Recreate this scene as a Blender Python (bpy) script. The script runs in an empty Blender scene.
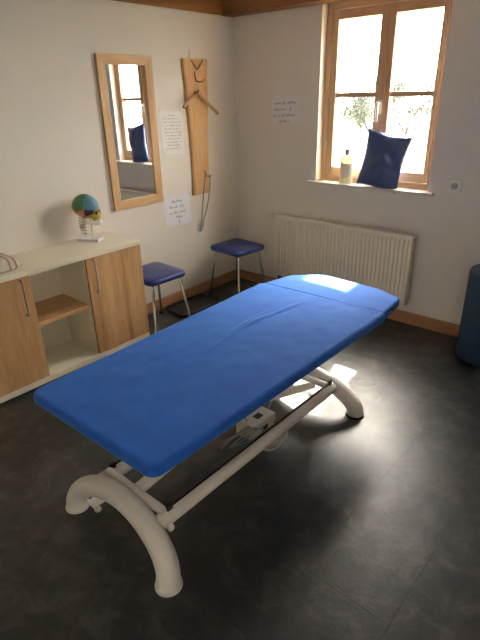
import bpy, bmesh, math, random
from mathutils import Vector, Matrix, noise
random.seed(7)
PI = math.pi
S = bpy.context.scene
COL = S.collection

# ------------------------------------------------------------------ helpers
def link(name, bm, mats, parent=None, smooth=False, loc=None, angle=None):
    me = bpy.data.meshes.new(name)
    bm.normal_update(); bm.to_mesh(me); bm.free()
    if not isinstance(mats, (list, tuple)): mats = [mats]
    for m in mats: me.materials.append(m)
    o = bpy.data.objects.new(name, me); COL.objects.link(o)
    if smooth:
        for p in me.polygons: p.use_smooth = True
        if angle:
            try: me.set_sharp_from_angle(angle=math.radians(angle))
            except Exception: pass
    if parent: o.parent = parent
    if loc: o.location = loc
    return o

def tag(o, label, cat, group=None, kind=None):
    o['label'] = label; o['category'] = cat
    if group: o['group'] = group
    if kind: o['kind'] = kind
    return o

def thing(name, label, cat, loc=(0, 0, 0), rz=0, group=None):
    o = bpy.data.objects.new(name, None); COL.objects.link(o)
    o.location = loc; o.rotation_euler = (0, 0, rz); o.empty_display_size = .05
    return tag(o, label, cat, group)

def struct(name, bm, m, parent=None, smooth=False):
    o = link(name, bm, m, parent, smooth)
    if parent is None: o['kind'] = 'structure'
    return o

def box(bm, a, b, bev=0.0, seg=2, M=None):
    c = [(a[i] + b[i]) / 2 for i in range(3)]; s = [abs(b[i] - a[i]) for i in range(3)]
    g = bmesh.ops.create_cube(bm, size=1.0)
    vs = g['verts']
    for v in vs: v.co = Vector((v.co.x * s[0] + c[0], v.co.y * s[1] + c[1], v.co.z * s[2] + c[2]))
    if bev > 0:
        es = list({e for v in vs for e in v.link_edges})
        r = bmesh.ops.bevel(bm, geom=es, offset=bev, segments=seg, affect='EDGES', profile=.5)
        vs = list({v for f in r['faces'] for v in f.verts} | {v for v in vs if v.is_valid})
    if M is not None:
        for v in vs: v.co = M @ v.co
    return vs

def newbox(a, b, bev=0.0, seg=2, M=None):
    bm = bmesh.new(); box(bm, a, b, bev, seg, M); return bm

def spline(pts, n=6):
    P = [Vector(p) for p in pts]
    if len(P) < 3: return P
    P = [P[0] * 2 - P[1]] + P + [P[-1] * 2 - P[-2]]
    out = []
    for i in range(1, len(P) - 2):
        for k in range(n):
            t = k / n
            a, b, c, d = P[i - 1], P[i], P[i + 1], P[i + 2]
            out.append(.5 * ((2 * b) + (c - a) * t + (2 * a - 5 * b + 4 * c - d) * t * t + (3 * b - a - 3 * c + d) * t ** 3))
    out.append(P[-2]); return out

def tube(bm, pts, r, seg=12, closed=False, mat=0):
    P = [Vector(p) for p in pts]; n = len(P)
    rr = r if isinstance(r, (list, tuple)) else [r] * n
    T = []
    for i in range(n):
        a = P[i - 1] if (i > 0 or closed) else P[i]; b = P[(i + 1) % n] if (i < n - 1 or closed) else P[i]
        T.append((b - a).normalized())
    up = Vector((0, 0, 1)) if abs(T[0].z) < .9 else Vector((1, 0, 0))
    N = (up - T[0] * up.dot(T[0])).normalized()
    rings = []
    for i in range(n):
        if i:
            N = (N - T[i] * N.dot(T[i]))
            N.normalize()
        B = T[i].cross(N)
        rings.append([bm.verts.new(P[i] + (N * math.cos(2 * PI * k / seg) + B * math.sin(2 * PI * k / seg)) * rr[i]) for k in range(seg)])
    fs = []
    for i in range(n if closed else n - 1):
        a, b = rings[i], rings[(i + 1) % n]
        for k in range(seg):
            fs.append(bm.faces.new((a[k], a[(k + 1) % seg], b[(k + 1) % seg], b[k])))
    if not closed:
        fs.append(bm.faces.new(rings[0][::-1])); fs.append(bm.faces.new(rings[-1]))
    for f in fs: f.material_index = mat
    return rings

def lathe(bm, prof, c=(0, 0, 0), seg=24, M=None):
    rings = []
    for r, z in prof:
        ring = []
        for k in range(seg):
            v = Vector((r * math.cos(2 * PI * k / seg), r * math.sin(2 * PI * k / seg), z))
            if M is not None: v = M @ v
            ring.append(bm.verts.new(v + Vector(c)))
        rings.append(ring)
    for a, b in zip(rings, rings[1:]):
        for k in range(seg): bm.faces.new((a[k], a[(k + 1) % seg], b[(k + 1) % seg], b[k]))
    bm.faces.new(rings[0][::-1]); bm.faces.new(rings[-1])

def ellipsoid(bm, c, r, M=None, u=16, v=10):
    g = bmesh.ops.create_uvsphere(bm, u_segments=u, v_segments=v, radius=1)
    for w in g['verts']:
        q = Vector((w.co.x * r[0], w.co.y * r[1], w.co.z * r[2]))
        if M is not None: q = M @ q
        w.co = q + Vector(c)
    return g['verts']

# ------------------------------------------------------------------ materials
def mat(name, col=(.8, .8, .8), rough=.5, metal=0.0, spec=.5, bump=None, coat=0, sheen=0):
    m = bpy.data.materials.new(name); m.use_nodes = True
    nt = m.node_tree; b = nt.nodes['Principled BSDF']
    b.inputs['Sheen Tint'].default_value = (.22, .5, 1, 1)
    b.inputs['Base Color'].default_value = (*col, 1); b.inputs['Roughness'].default_value = rough
    b.inputs['Metallic'].default_value = metal; b.inputs['Specular IOR Level'].default_value = spec
    if coat: b.inputs['Coat Weight'].default_value = coat; b.inputs['Coat Roughness'].default_value = .15
    if sheen: b.inputs['Sheen Weight'].default_value = sheen; b.inputs['Sheen Roughness'].default_value = .4
    if bump:
        sc, st, dist = bump
        tc = nt.nodes.new('ShaderNodeTexCoord'); n = nt.nodes.new('ShaderNodeTexNoise')
        n.inputs['Scale'].default_value = sc; n.inputs['Detail'].default_value = 5
        bp = nt.nodes.new('ShaderNodeBump'); bp.inputs['Strength'].default_value = st; bp.inputs['Distance'].default_value = dist
        nt.links.new(tc.outputs['Object'], n.inputs['Vector']); nt.links.new(n.outputs['Fac'], bp.inputs['Height'])
        nt.links.new(bp.outputs['Normal'], b.inputs['Normal'])
    return m

def varied(name, c1, c2, scale, rough=.5, detail=6, bump=(60, .2, .002), spec=.5, sheen=0, lo=.35, hi=.65, stretch=(1, 1, 1)):
    m = mat(name, c1, rough, 0, spec, bump, sheen=sheen)
    nt = m.node_tree; b = nt.nodes['Principled BSDF']
    tc = nt.nodes.new('ShaderNodeTexCoord'); mp = nt.nodes.new('ShaderNodeMapping'); mp.inputs['Scale'].default_value = stretch
    n = nt.nodes.new('ShaderNodeTexNoise'); n.inputs['Scale'].default_value = scale; n.inputs['Detail'].default_value = detail
    n.inputs['Roughness'].default_value = .65
    r = nt.nodes.new('ShaderNodeValToRGB'); r.color_ramp.elements[0].position = lo; r.color_ramp.elements[1].position = hi
    r.color_ramp.elements[0].color = (*c1, 1); r.color_ramp.elements[1].color = (*c2, 1)
    nt.links.new(tc.outputs['Object'], mp.inputs['Vector']); nt.links.new(mp.outputs['Vector'], n.inputs['Vector'])
    nt.links.new(n.outputs['Fac'], r.inputs['Fac']); nt.links.new(r.outputs['Color'], b.inputs['Base Color'])
    return m

def wood(name, c1, c2, c3, axis='z', scale=9, rough=.42, spec=.4):
    """grain running along the given axis"""
    m = mat(name, c1, rough, 0, spec)
    nt = m.node_tree; b = nt.nodes['Principled BSDF']; N = nt.nodes.new; L = nt.links.new
    tc = N('ShaderNodeTexCoord'); mp = N('ShaderNodeMapping')
    sc = {'x': (.09, 1, 1), 'y': (1, .09, 1), 'z': (1, 1, .09)}[axis]
    mp.inputs['Scale'].default_value = sc
    n1 = N('ShaderNodeTexNoise'); n1.inputs['Scale'].default_value = scale; n1.inputs['Detail'].default_value = 5; n1.inputs['Distortion'].default_value = .9
    n2 = N('ShaderNodeTexNoise'); n2.inputs['Scale'].default_value = scale * 14; n2.inputs['Detail'].default_value = 3
    r = N('ShaderNodeValToRGB'); e = r.color_ramp.elements
    e[0].position = .3; e[0].color = (*c1, 1); e[1].position = .72; e[1].color = (*c3, 1)
    k = e.new(.5); k.color = (*c2, 1)
    mx = N('ShaderNodeMixRGB'); mx.blend_type = 'MULTIPLY'; mx.inputs[0].default_value = .35
    r2 = N('ShaderNodeValToRGB'); r2.color_ramp.elements[0].position = .35; r2.color_ramp.elements[1].position = .6
    r2.color_ramp.elements[0].color = (.62, .55, .5, 1)
    bp = N('ShaderNodeBump'); bp.inputs['Strength'].default_value = .08; bp.inputs['Distance'].default_value = .002
    L(tc.outputs['Object'], mp.inputs['Vector']); L(mp.outputs['Vector'], n1.inputs['Vector']); L(mp.outputs['Vector'], n2.inputs['Vector'])
    L(n1.outputs['Fac'], r.inputs['Fac']); L(n2.outputs['Fac'], r2.inputs['Fac'])
    L(r.outputs['Color'], mx.inputs[1]); L(r2.outputs['Color'], mx.inputs[2]); L(mx.outputs['Color'], b.inputs['Base Color'])
    L(n2.outputs['Fac'], bp.inputs['Height']); L(bp.outputs['Normal'], b.inputs['Normal'])
    return m

def floor_mat():
    m = mat('slate_vinyl', (.04, .04, .04), .4, 0, .8)
    nt = m.node_tree; b = nt.nodes['Principled BSDF']; N = nt.nodes.new; L = nt.links.new
    tc = N('ShaderNodeTexCoord')
    n1 = N('ShaderNodeTexNoise'); n1.inputs['Scale'].default_value = 8; n1.inputs['Detail'].default_value = 9; n1.inputs['Roughness'].default_value = .68; n1.inputs['Distortion'].default_value = .6
    n2 = N('ShaderNodeTexNoise'); n2.inputs['Scale'].default_value = 55; n2.inputs['Detail'].default_value = 7; n2.inputs['Roughness'].default_value = .7
    r = N('ShaderNodeValToRGB'); e = r.color_ramp.elements
    e[0].position = .40; e[0].color = (.010, .0125, .010, 1); e[1].position = .64; e[1].color = (.066, .068, .055, 1)
    k = e.new(.5); k.color = (.026, .027, .023, 1)
    mx = N('ShaderNodeMixRGB'); mx.blend_type = 'OVERLAY'; mx.inputs[0].default_value = .6
    # tile seams
    mp = N('ShaderNodeMapping'); mp.inputs['Location'].default_value = (1.30, 2.34 - .3333 * 8 , 0); mp.inputs['Rotation'].default_value = (0, 0, 0)
    sx = N('ShaderNodeSeparateXYZ'); cb = N('ShaderNodeCombineXYZ')
    br = N('ShaderNodeTexBrick'); br.offset = .5
    br.inputs['Scale'].default_value = 1; br.inputs['Brick Width'].default_value = .6667; br.inputs['Row Height'].default_value = .3333
    br.inputs['Mortar Size'].default_value = .0024; br.inputs['Mortar Smooth'].default_value = .3
    br.inputs['Color1'].default_value = (1, 1, 1, 1); br.inputs['Color2'].default_value = (.86, .87, .86, 1); br.inputs['Mortar'].default_value = (.35, .35, .35, 1)
    ad = N('ShaderNodeVectorMath'); ad.operation = 'ADD'; ad.inputs[1].default_value = (1.30 + 6.667, -2.34 + .3333 * 20, 0)
    m2 = N('ShaderNodeMixRGB'); m2.blend_type = 'MULTIPLY'; m2.inputs[0].default_value = 1
    L(tc.outputs['Object'], sx.inputs[0]); L(sx.outputs['Y'], cb.inputs['X']); L(sx.outputs['X'], cb.inputs['Y'])
    L(cb.outputs[0], ad.inputs[0]); L(ad.outputs[0], br.inputs['Vector'])
    L(tc.outputs['Object'], n1.inputs['Vector']); L(tc.outputs['Object'], n2.inputs['Vector'])
    L(n1.outputs['Fac'], r.inputs['Fac']); L(r.outputs['Color'], mx.inputs[1]); L(n2.outputs['Fac'], mx.inputs[2])
    L(mx.outputs[0], m2.inputs[1]); L(br.outputs['Color'], m2.inputs[2]); L(m2.outputs[0], b.inputs['Base Color'])
    rr = N('ShaderNodeMapRange'); rr.inputs[1].default_value = .3; rr.inputs[2].default_value = .7; rr.inputs[3].default_value = .34; rr.inputs[4].default_value = .47
    L(n2.outputs['Fac'], rr.inputs[0]); L(rr.outputs[0], b.inputs['Roughness'])
    b1 = N('ShaderNodeBump'); b1.inputs['Strength'].default_value = .6; b1.inputs['Distance'].default_value = .002
    b2 = N('ShaderNodeBump'); b2.inputs['Strength'].default_value = .6; b2.inputs['Distance'].default_value = .002; b2.invert = True
    L(n2.outputs['Fac'], b1.inputs['Height']); L(br.outputs['Fac'], b2.inputs['Height']); L(b1.outputs['Normal'], b2.inputs['Normal'])
    L(b2.outputs['Normal'], b.inputs['Normal'])
    return m

def glass_mat(name='window_glass', tint=(1, 1, 1)):
    m = bpy.data.materials.new(name); m.use_nodes = True; nt = m.node_tree
    for n in list(nt.nodes):
        if n.type != 'OUTPUT_MATERIAL': nt.nodes.remove(n)
    out = nt.nodes['Material Output']; t = nt.nodes.new('ShaderNodeBsdfTransparent'); g = nt.nodes.new('ShaderNodeBsdfGlossy')
    t.inputs[0].default_value = (*tint, 1); g.inputs['Roughness'].default_value = .02
    mx = nt.nodes.new('ShaderNodeMixShader'); mx.inputs[0].default_value = .035
    nt.links.new(t.outputs[0], mx.inputs[1]); nt.links.new(g.outputs[0], mx.inputs[2])
    nt.links.new(mx.outputs[0], out.inputs[0]); return m

WALL = varied('wall_plaster', (.79, .725, .615), (.82, .755, .645), 1.3, .9, 4, (180, .25, .0012), .2)
CEIL = mat('ceiling_white', (.78, .75, .7), .9, bump=(120, .2, .001))
FLOOR = floor_mat()
BEAM = wood('beam_pine', (.24, .105, .035), (.31, .14, .05), (.19, .08, .025), 'x', 7, .55)
BEAMY = wood('beam_pine_side', (.29, .13, .038), (.36, .165, .05), (.23, .10, .03), 'y', 7, .55)
SKIRTX = wood('skirting_beech_back', (.46, .24, .11), (.54, .29, .14), (.40, .20, .09), 'x', 8, .5)
SKIRTY = wood('skirting_beech_side', (.46, .24, .11), (.54, .29, .14), (.40, .20, .09), 'y', 8, .5)
WINZ = wood('window_pine_upright', (.54, .34, .19), (.63, .41, .24), (.49, .30, .165), 'z', 8, .45)
WINX = wood('window_pine_rail', (.54, .34, .19), (.63, .41, .24), (.49, .30, .165), 'x', 8, .45)
OAKZ = wood('mirror_oak_upright', (.60, .35, .145), (.72, .45, .20), (.52, .28, .10), 'z', 7, .45)
OAKY = wood('mirror_oak_rail', (.60, .35, .145), (.72, .45, .20), (.52, .28, .10), 'y', 7, .45)
BOARD = wood('live_edge_oak', (.62, .34, .13), (.72, .42, .17), (.48, .24, .09), 'z', 6, .5)
DOORW = wood('plum_door_veneer', (.36, .165, .07), (.62, .36, .155), (.74, .46, .22), 'z', 5.5, .36)
SHELFW = wood('beech_shelf', (.60, .32, .13), (.70, .41, .18), (.54, .28, .11), 'y', 6, .42)
CREAM = mat('cream_laminate', (.86, .79, .60), .42, bump=(200, .05, .0005))
CREAM2 = mat('cream_carcass', (.84, .77, .58), .5)
WHITEFR = mat('cream_white_powder_coat', (.82, .77, .67), .32, spec=.5, coat=.3)
BLACKPL = mat('black_plastic', (.012, .012, .013), .4)
TRAYM = mat('black_rubber_tray', (.012, .012, .014), .35)
RUB = mat('black_rubber', (.02, .02, .02), .7)
CHROME = mat('chrome', (.75, .74, .72), .16, 1.0)
STEEL = mat('brushed_steel', (.52, .50, .47), .32, 1.0)
BLUEVINYL = mat('navy_vinyl', (.018, .034, .17), .34, spec=.5, bump=(350, .12, .0006))
BLUESHEET = varied('blue_terry_sheet', (.010, .092, .43), (.015, .115, .50), 9, .8, 7, (420, .35, .0015), .3, sheen=.9)
PILLOWM = varied('blue_satin', (.035, .06, .16), (.045, .075, .20), 6, .30, 4, (30, .2, .004), .6)
ROLLM = mat('teal_navy_foam', (.012, .040, .08), .7, bump=(500, .3, .001))
RADM = mat('radiator_enamel', (.84, .77, .62), .35)
PAPER = mat('white_paper', (.84, .83, .82), .8)
PAPER2 = mat('cream_paper', (.86, .82, .74), .8)
PAPER3 = mat('thin_paper', (.80, .77, .73), .8)
INK = mat('dark_ink', (.22, .19, .20), .7)
INKF = mat('pale_ink', (.42, .36, .30), .8)
PLASTW = mat('white_plastic', (.80, .78, .72), .35)
GREYPL = mat('grey_plastic', (.22, .22, .23), .45)
BROWNH = mat('dark_bronze_hook', (.28, .17, .09), .4, .5)
CORDM = mat('grey_beige_cord', (.42, .38, .32), .8)
HANGM = wood('hanger_wood', (.55, .30, .13), (.63, .36, .17), (.48, .25, .10), 'y', 9, .4)
TOWELM = varied('cream_terry', (.70, .62, .48), (.78, .71, .57), 60, .95, 4, (260, 1.0, .006), .1)
TOWELS = mat('rust_stripe', (.44, .27, .17), .95, bump=(260, .8, .004))
GLASS = glass_mat()
MIRR = mat('mirror_silver', (.86, .88, .88), .01, 1.0)
LOTION = varied('pale_lotion_plastic', (.84, .78, .58), (.88, .83, .66), 4, .25, 3, (3, .02, .001), .5)
LOTION.node_tree.nodes['Principled BSDF'].inputs['Subsurface Weight'].default_value = .8; LOTION.node_tree.nodes['Principled BSDF'].inputs['Transmission Weight'].default_value = .45
LOTION.node_tree.nodes['Principled BSDF'].inputs['Subsurface Radius'].default_value = (.03, .03, .025)
GRASS = varied('dry_lawn', (.035, .05, .014), (.07, .07, .035), 3, .95)
BARK = mat('grey_bark', (.04, .035, .03), .9)
LEAF = mat('leaf_green', (.040, .046, .028), .8)

# ------------------------------------------------------------------ room
XR, YF, HC = 4.1, -5.0, 2.36
struct('floor', newbox((-.3, YF - .2, -.12), (XR + .2, .16, 0)), FLOOR)
struct('ceiling', newbox((-.3, YF - .2, HC), (XR + .2, .16, HC + .12)), CEIL)
struct('wall_left', newbox((-.25, YF - .2, 0), (0, .16, HC)), WALL)
struct('wall_front', newbox((0, YF - .2, 0), (XR, YF, HC)), WALL)
WX0, WX1, WZ0, WZ1 = .835, 1.735, .975, 2.19
bm = bmesh.new()
box(bm, (0, 0, 0), (WX0, .16, HC)); box(bm, (WX1, 0, 0), (XR + .2, .16, HC))
box(bm, (WX0, 0, 0), (WX1, .16, WZ0)); box(bm, (WX0, 0, WZ1), (WX1, .16, HC))
struct('wall_back', bm, WALL)
# right wall (out of frame) with an opening added to let in fill light
bm = bmesh.new()
RY0, RY1, RZ0, RZ1 = -4.3, -3.6, 1.1, 2.1
box(bm, (XR, YF - .2, 0), (XR + .2, RY0, HC)); box(bm, (XR, RY1, 0), (XR + .2, 0, HC))
box(bm, (XR, RY0, 0), (XR + .2, RY1, RZ0)); box(bm, (XR, RY0, RZ1), (XR + .2, RY1, HC))
struct('wall_right', bm, WALL)
# beams along the top of the walls
struct('trim_1', newbox((0.0, -.13, 2.178), (XR, 0, HC), .004), BEAM)
struct('trim_2', newbox((0, YF, 2.182), (.022, -.13, HC), .003), BEAMY)
# baseboards
def skirting(name, a, b, horizontal_x, m):
    bm = bmesh.new()
    if horizontal_x:
        box(bm, (a, -.016, 0), (b, 0, .088), .002); box(bm, (a, -.020, .074), (b, 0, .092), .003)
    else:
        box(bm, (0, a, 0), (.016, b, .088), .002); box(bm, (0, a, .074), (.020, b, .092), .003)
    return struct(name, bm, m)
skirting('baseboard_back', .02, XR, True, SKIRTX)
skirting('baseboard_left', YF, 0, False, SKIRTY)

# ------------------------------------------------------------------ window
def window(prefix, x0, x1, z0, z1, parent, to_world=None, gl=(.935, 1.255, 1.362, 1.664)):
    T = to_world
    def bxl(name, parts, m, par, bev=.003):
        bm = bmesh.new()
        for a, b in parts: box(bm, a, b, bev, 2)
        if T is not None: bm.transform(T)
        return link(name, bm, m, par)
    f0, f1 = .065, .135
    L0, L1, R0, R1 = gl
    g0, gm0, gm1, g1 = z0 + .11, z0 + .598, z0 + .629, z1 - .107
    fr = bxl('window_frame', [((x0, f0, z0), (x0 + .045, f1, z1)), ((x1 - .04, f0, z0), (x1, f1, z1))], WINZ, parent)
    bxl('window_frame_rail', [((x0 + .045, f0, z1 - .045), (x1 - .04, f1, z1)), ((x0 + .045, f0, z0), (x1 - .04, f1, z0 + .04))], WINX, parent)
    mid = (L1 + R0) / 2
    for k, (a, b, ga, gb) in enumerate(((x0 + .047, mid - .003, L0, L1), (mid + .003, x1 - .042, R0, R1))):
        c = bxl('casement', [((a, .062, z0 + .045), (ga, .118, z1 - .05)), ((gb, .062, z0 + .045), (b, .118, z1 - .05))], WINZ, parent)
        bxl('casement_rail', [((ga, .062, z0 + .045), (gb, .118, g0)), ((ga, .062, g1), (gb, .118, z1 - .05))], WINX, c)
        bxl('glazing_bar', [((ga, .07, gm0), (gb, .11, gm1))], WINX, c, .002)
        bxl('window_pane', [((ga - .004, .088, g0 - .004), (gb + .004, .092, g1 + .004))], GLASS, c, 0)
    bxl('cover_strip', [((mid - .012, .053, z0 + .05), (mid + .016, .063, z1 - .055))], WINZ, parent, .002)
    return mid, T
win = bpy.data.objects.new('window_1', None); COL.objects.link(win); win['kind'] = 'structure'
mid, _ = window('w', WX0 + .003, WX1, .987, 2.188, win)
# handle
bm = bmesh.new(); box(bm, (mid - .018, .044, 1.475), (mid + .010, .053, 1.565), .004, 3)
tube(bm, [(mid - .004, .046, 1.545), (mid - .004, .015, 1.545), (mid - .004, .012, 1.54)], .008, 10)
box(bm, (mid - .014, .004, 1.425), (mid + .006, .018, 1.553), .005, 3)
link('window_handle', bm, mat('pale_aluminium', (.7, .68, .64), .3, .8), win, True, angle=40)
# hinges
for z in (1.9, 1.25):
    bm = bmesh.new(); lathe(bm, [(.007, z - .03), (.007, z + .03)], (WX0 + .048, .058, 0), 12)
    link('hinge', bm, STEEL, win, True, angle=40)
bm = bmesh.new(); box(bm, (.775, -.035, .966), (1.785, .066, .988), .005, 3)
link('window_sill', bm, mat('cream_stone_sill', (.74, .68, .56), .35, bump=(90, .1, .001)), win)
# outer sill
bm = bmesh.new(); box(bm, (WX0, .135, .95), (WX1, .26, .985), .003); link('outer_sill', bm, STEEL, win)

fill_win = bpy.data.objects.new('added_fill_window', None); COL.objects.link(fill_win); fill_win['kind'] = 'structure'  # unseen extra window, added to throw fill light on the sideboard doors
# local x -> world -y ; local y -> world +x
W2 = Matrix.Translation((XR, 0, 0)) @ Matrix.Rotation(-PI / 2, 4, 'Z')
window('w2', 3.6, 4.3, RZ0, RZ1, fill_win, W2, (3.69, 3.90, 4.0, 4.21))

# ------------------------------------------------------------------ treatment table
table = thing('treatment_table', 'height-adjustable treatment table with blue terry sheet and cream tubular arch base', 'treatment table', (1.72, -2.0, 0))
TO = Vector((1.72, -2.0, 0))
def tpart(name, bm, m, smooth=True, angle=None, parent=table):
    if parent is table: bm.transform(Matrix.Translation(-TO))
    return link(name, bm, m, parent, smooth, angle=angle)

def cushion(outline, zt, th, edge=.022, inset_n=10, wr=None, sag=.004):
    """outline: ccw list of (x, y); zt(x,y) top height. Domed cushion with rounded rim."""
    bm = bmesh.new()
    n = len(outline); cx = sum(p[0] for p in outline) / n; cy = sum(p[1] for p in outline) / n
    def ring(f_in, zoff):
        vs = []
        for i, (x, y) in enumerate(outline):
            p = Vector((x, y)); a = Vector(outline[i - 1]); b = Vector(outline[(i + 1) % n])
            t = (b - a).normalized(); nn = Vector((-t.y, t.x))
            q = p + nn * f_in
            z = zt(q.x, q.y) + zoff
            vs.append(bm.verts.new((q.x, q.y, z)))
        return vs
    rings = []
    for k in range(0, 7):     # bottom round
        a = PI / 2 * k / 6
        rings.append(ring(edge * (1 - math.sin(a)) * .6, -th + edge * .6 * (1 - math.cos(a))))
    for k in range(0, 9):
        a = PI / 2 * k / 8
        rings.append(ring(edge * (1 - math.cos(a)), -edge * (1 - math.sin(a))))
    for a, b in zip(rings, rings[1:]):
        for i in range(n): bm.faces.new((a[i], a[(i + 1) % n], b[(i + 1) % n], b[i]))
    bm.faces.new(rings[0][::-1])
    last = [v.co.copy() for v in rings[-1]]
    prev = rings[-1]
    m = 100
    for k in range(1, m):
        s = 1 - k / m
        cur = []
        for v in last:
            x = cx + (v.x - cx) * s; y = cy + (v.y - cy) * s
            z = zt(x, y)
            if wr: z += wr(x, y)
            cur.append(bm.verts.new((x, y, z)))
        for i in range(n): bm.faces.new((prev[i], prev[(i + 1) % n], cur[(i + 1) % n], cur[i]))
        prev = cur
    c = bm.verts.new((cx, cy, zt(cx, cy)))
    for i in range(n): bm.faces.new((prev[i], prev[(i + 1) % n], c))
    return bm

def round_poly(corners, radii, step=.012):
    """rounded, densely sampled ccw outline"""
    out = []; n = len(corners)
    for i in range(n):
        p = Vector(corners[i]); a = (Vector(corners[i - 1]) - p).normalized(); b = (Vector(corners[(i + 1) % n]) - p).normalized(); r = radii[i]
        ang = a.angle(b); d = r / math.tan(ang / 2) if r > 0 else 0
        s = p + a * d; e = p + b * d
        c = p + (a + b).normalized() * (r / math.sin(ang / 2)) if r > 0 else p
        k = 9 if r > 0 else 1
        arc = []
        a0 = math.atan2(s.y - c.y, s.x - c.x); a1 = math.atan2(e.y - c.y, e.x - c.x)
        while a1 - a0 > PI: a1 -= 2 * PI
        while a1 - a0 < -PI: a1 += 2 * PI
        for j in range(k):
            t = a0 + (a1 - a0) * j / max(1, k - 1)
            arc.append((c.x + r * math.cos(t), c.y + r * math.sin(t)) if r > 0 else (p.x, p.y))
        if out:
            q = Vector(out[-1]); w = Vector(arc[0]); L = (w - q).length
            for j in range(1, int(L / step)): out.append(tuple(q.lerp(w, j / int(L / step))))
        out += arc
    q = Vector(out[-1]); w = Vector(out[0]); L = (w - q).length
    for j in range(1, int(L / step)): out.append(tuple(q.lerp(w, j / int(L / step))))
    return out

def zt_main(x, y): return .610 + (y + 2.72) / 1.4 * .020
creases = [((1.648, -1.90), (1.652, -1.62), .0042, .009), ((1.652, -1.74), (1.70, -1.40), .0036, .009), ((1.630, -1.98), (1.622, -1.60), .0026, .012),
           ((1.675, -2.12), (1.640, -1.80), .0022, .012), ((1.668, -1.70), (1.71, -1.45), -.002, .008), ((1.5, -2.5), (1.7, -2.3), .0015, .05), ((1.78, -2.2), (1.92, -1.95), .0010, .05)]
def wr(x, y):
    z = 0; p = Vector((x, y))
    for a, b, h, w in creases:
        a = Vector(a); b = Vector(b); t = max(0, min(1, (p - a).dot(b - a) / (b - a).length_squared))
        bend = .012 * math.sin(t * 7)
        d = (p - (a + (b - a) * t)).length + bend * .3
        z += 2.0 * h * math.exp(-(d / w) ** 2) * math.sin(PI * min(1, max(0.05, t * .9 + .05)))
    z += .0028 * noise.noise(Vector((x * 5, y * 5, 0))) + .0014 * noise.noise(Vector((x * 16, y * 12, 3)))
    return z
out = round_poly([(1.355, -2.750), (2.064, -2.732), (2.100, -1.272), (1.335, -1.305)], [.045, .045, .025, .03])
tpart('mattress', cushion(out, zt_main, .046, .018, wr=wr), BLUESHEET, parent=table)
def zt_head(x, y): return .630 + .002 * math.sin(x * 9)
out = round_poly([(1.350, -1.318), (2.088, -1.285), (2.066, -1.045), (1.92, -.985), (1.55, -.980), (1.395, -1.10)], [.015, .015, .03, .15, .15, .08])
def wr_head(x, y): return .0022 * noise.noise(Vector((x * 8, y * 10, 5))) - .004 * math.exp(-((y + 1.335) / .02) ** 2)
tpart('head_cushion', cushion(out, zt_head, .048, .014, wr=wr_head), BLUESHEET)
# tucked folds of the sheet at the head corner
bm = bmesh.new()
tube(bm, spline([(2.078, -1.30, .602), (2.084, -1.24, .598), (2.070, -1.17, .592), (2.04, -1.12, .588)], 5), [.009] * 16, 8)
tube(bm, spline([(2.07, -1.285, .590), (2.076, -1.22, .586), (2.062, -1.13, .590), (2.050, -1.06, .603)], 5), [.008] * 16, 8)
tpart('sheet_fold', bm, BLUESHEET)
# support frame under the mattress
bm = bmesh.new()
for x in (1.50, 1.94): box(bm, (x - .02, -2.62, .515), (x + .02, -1.36, .556), .004)
for y in (-2.45, -2.0, -1.5): box(bm, (1.52, y - .02, .515), (1.92, y + .02, .55), .004)
box(bm, (1.56, -1.36, .53), (1.60, -1.10, .578), .004); box(bm, (1.84, -1.36, .53), (1.88, -1.10, .578), .004)
tpart('support_frame', bm, WHITEFR, False)
# arches
def arch_pts(yf, sgn, n=1.85, a=.045, h=.188):
    P = []
    for k in range(49):
        t = PI * k / 48; c, s = math.cos(t), math.sin(t)
        P.append(Vector((1.699 + .298 * (1 if c >= 0 else -1) * abs(c) ** (2 / n), yf + sgn * a * s ** (2 / n), .035 + (h - .025) * s ** (2 / n))))
    return P
for yf, sg in ((-2.672, 1), (-1.315, -1)):
    bm = bmesh.new(); P = arch_pts(yf, sg)
    P = [Vector((P[0].x, P[0].y, .012))] + P + [Vector((P[-1].x, P[-1].y, .012))]
    rs = [.0445] * len(P)
    tube(bm, P, rs, 24)
    ar = tpart('arch_foot', bm, WHITEFR, angle=50)
    for q in (P[0], P[-1]):
        bm = bmesh.new(); lathe(bm, [(.047, 0), (.051, .002), (.051, .009), (.046, .013)], (q.x, q.y, 0), 28)
        bm.transform(Matrix.Translation(-TO)); link('foot_cap', bm, RUB if sg < 0 else WHITEFR, ar, True, angle=40)
# adjuster under the near arch
bm = bmesh.new(); lathe(bm, [(.014, .0), (.016, .004), (.014, .012), (.007, .014), (.007, .05)], (1.49, -2.63, .0), 16)
box(bm, (1.465, -2.66, .045), (1.515, -2.60, .058), .003)
tpart('levelling_foot', bm, WHITEFR, angle=40)
# side tubes, with black control rods
for x, kx in ((1.88, 1), (1.52, -1)):
    bm = bmesh.new(); tube(bm, [(x, -2.66, .165), (x, -2.0, .166), (x, -1.34, .165)], .031, 20)
    tb = tpart('side_tube', bm, WHITEFR, angle=50)
    bm = bmesh.new(); tube(bm, [(x + .0, -2.54, .206), (x, -1.38, .206)], .0055, 8)
    rd = tpart('control_rod', bm, BLACKPL, angle=50)
    for y in (-2.545, -1.40):
        bm = bmesh.new(); box(bm, (x - .008, y - .014, .192), (x + .008, y + .014, .220), .003)
        bm.transform(Matrix.Translation(-TO)); link('rod_clamp', bm, BLACKPL, rd)
    bm = bmesh.new(); lathe(bm, [(.011, 0), (.014, .004), (.014, .014), (.009, .019)], (x + kx * .028, -2.575, .15), 16, Matrix.Rotation(kx * PI / 2, 4, 'Y'))
    tpart('side_knob', bm, WHITEFR, angle=40)
# cross rods
for y in (-2.565, -1.42):
    bm = bmesh.new(); tube(bm, [(1.52, y, .190), (1.88, y, .190)], .0185, 16)
    tpart('cross_rod', bm, WHITEFR, angle=50)
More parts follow.
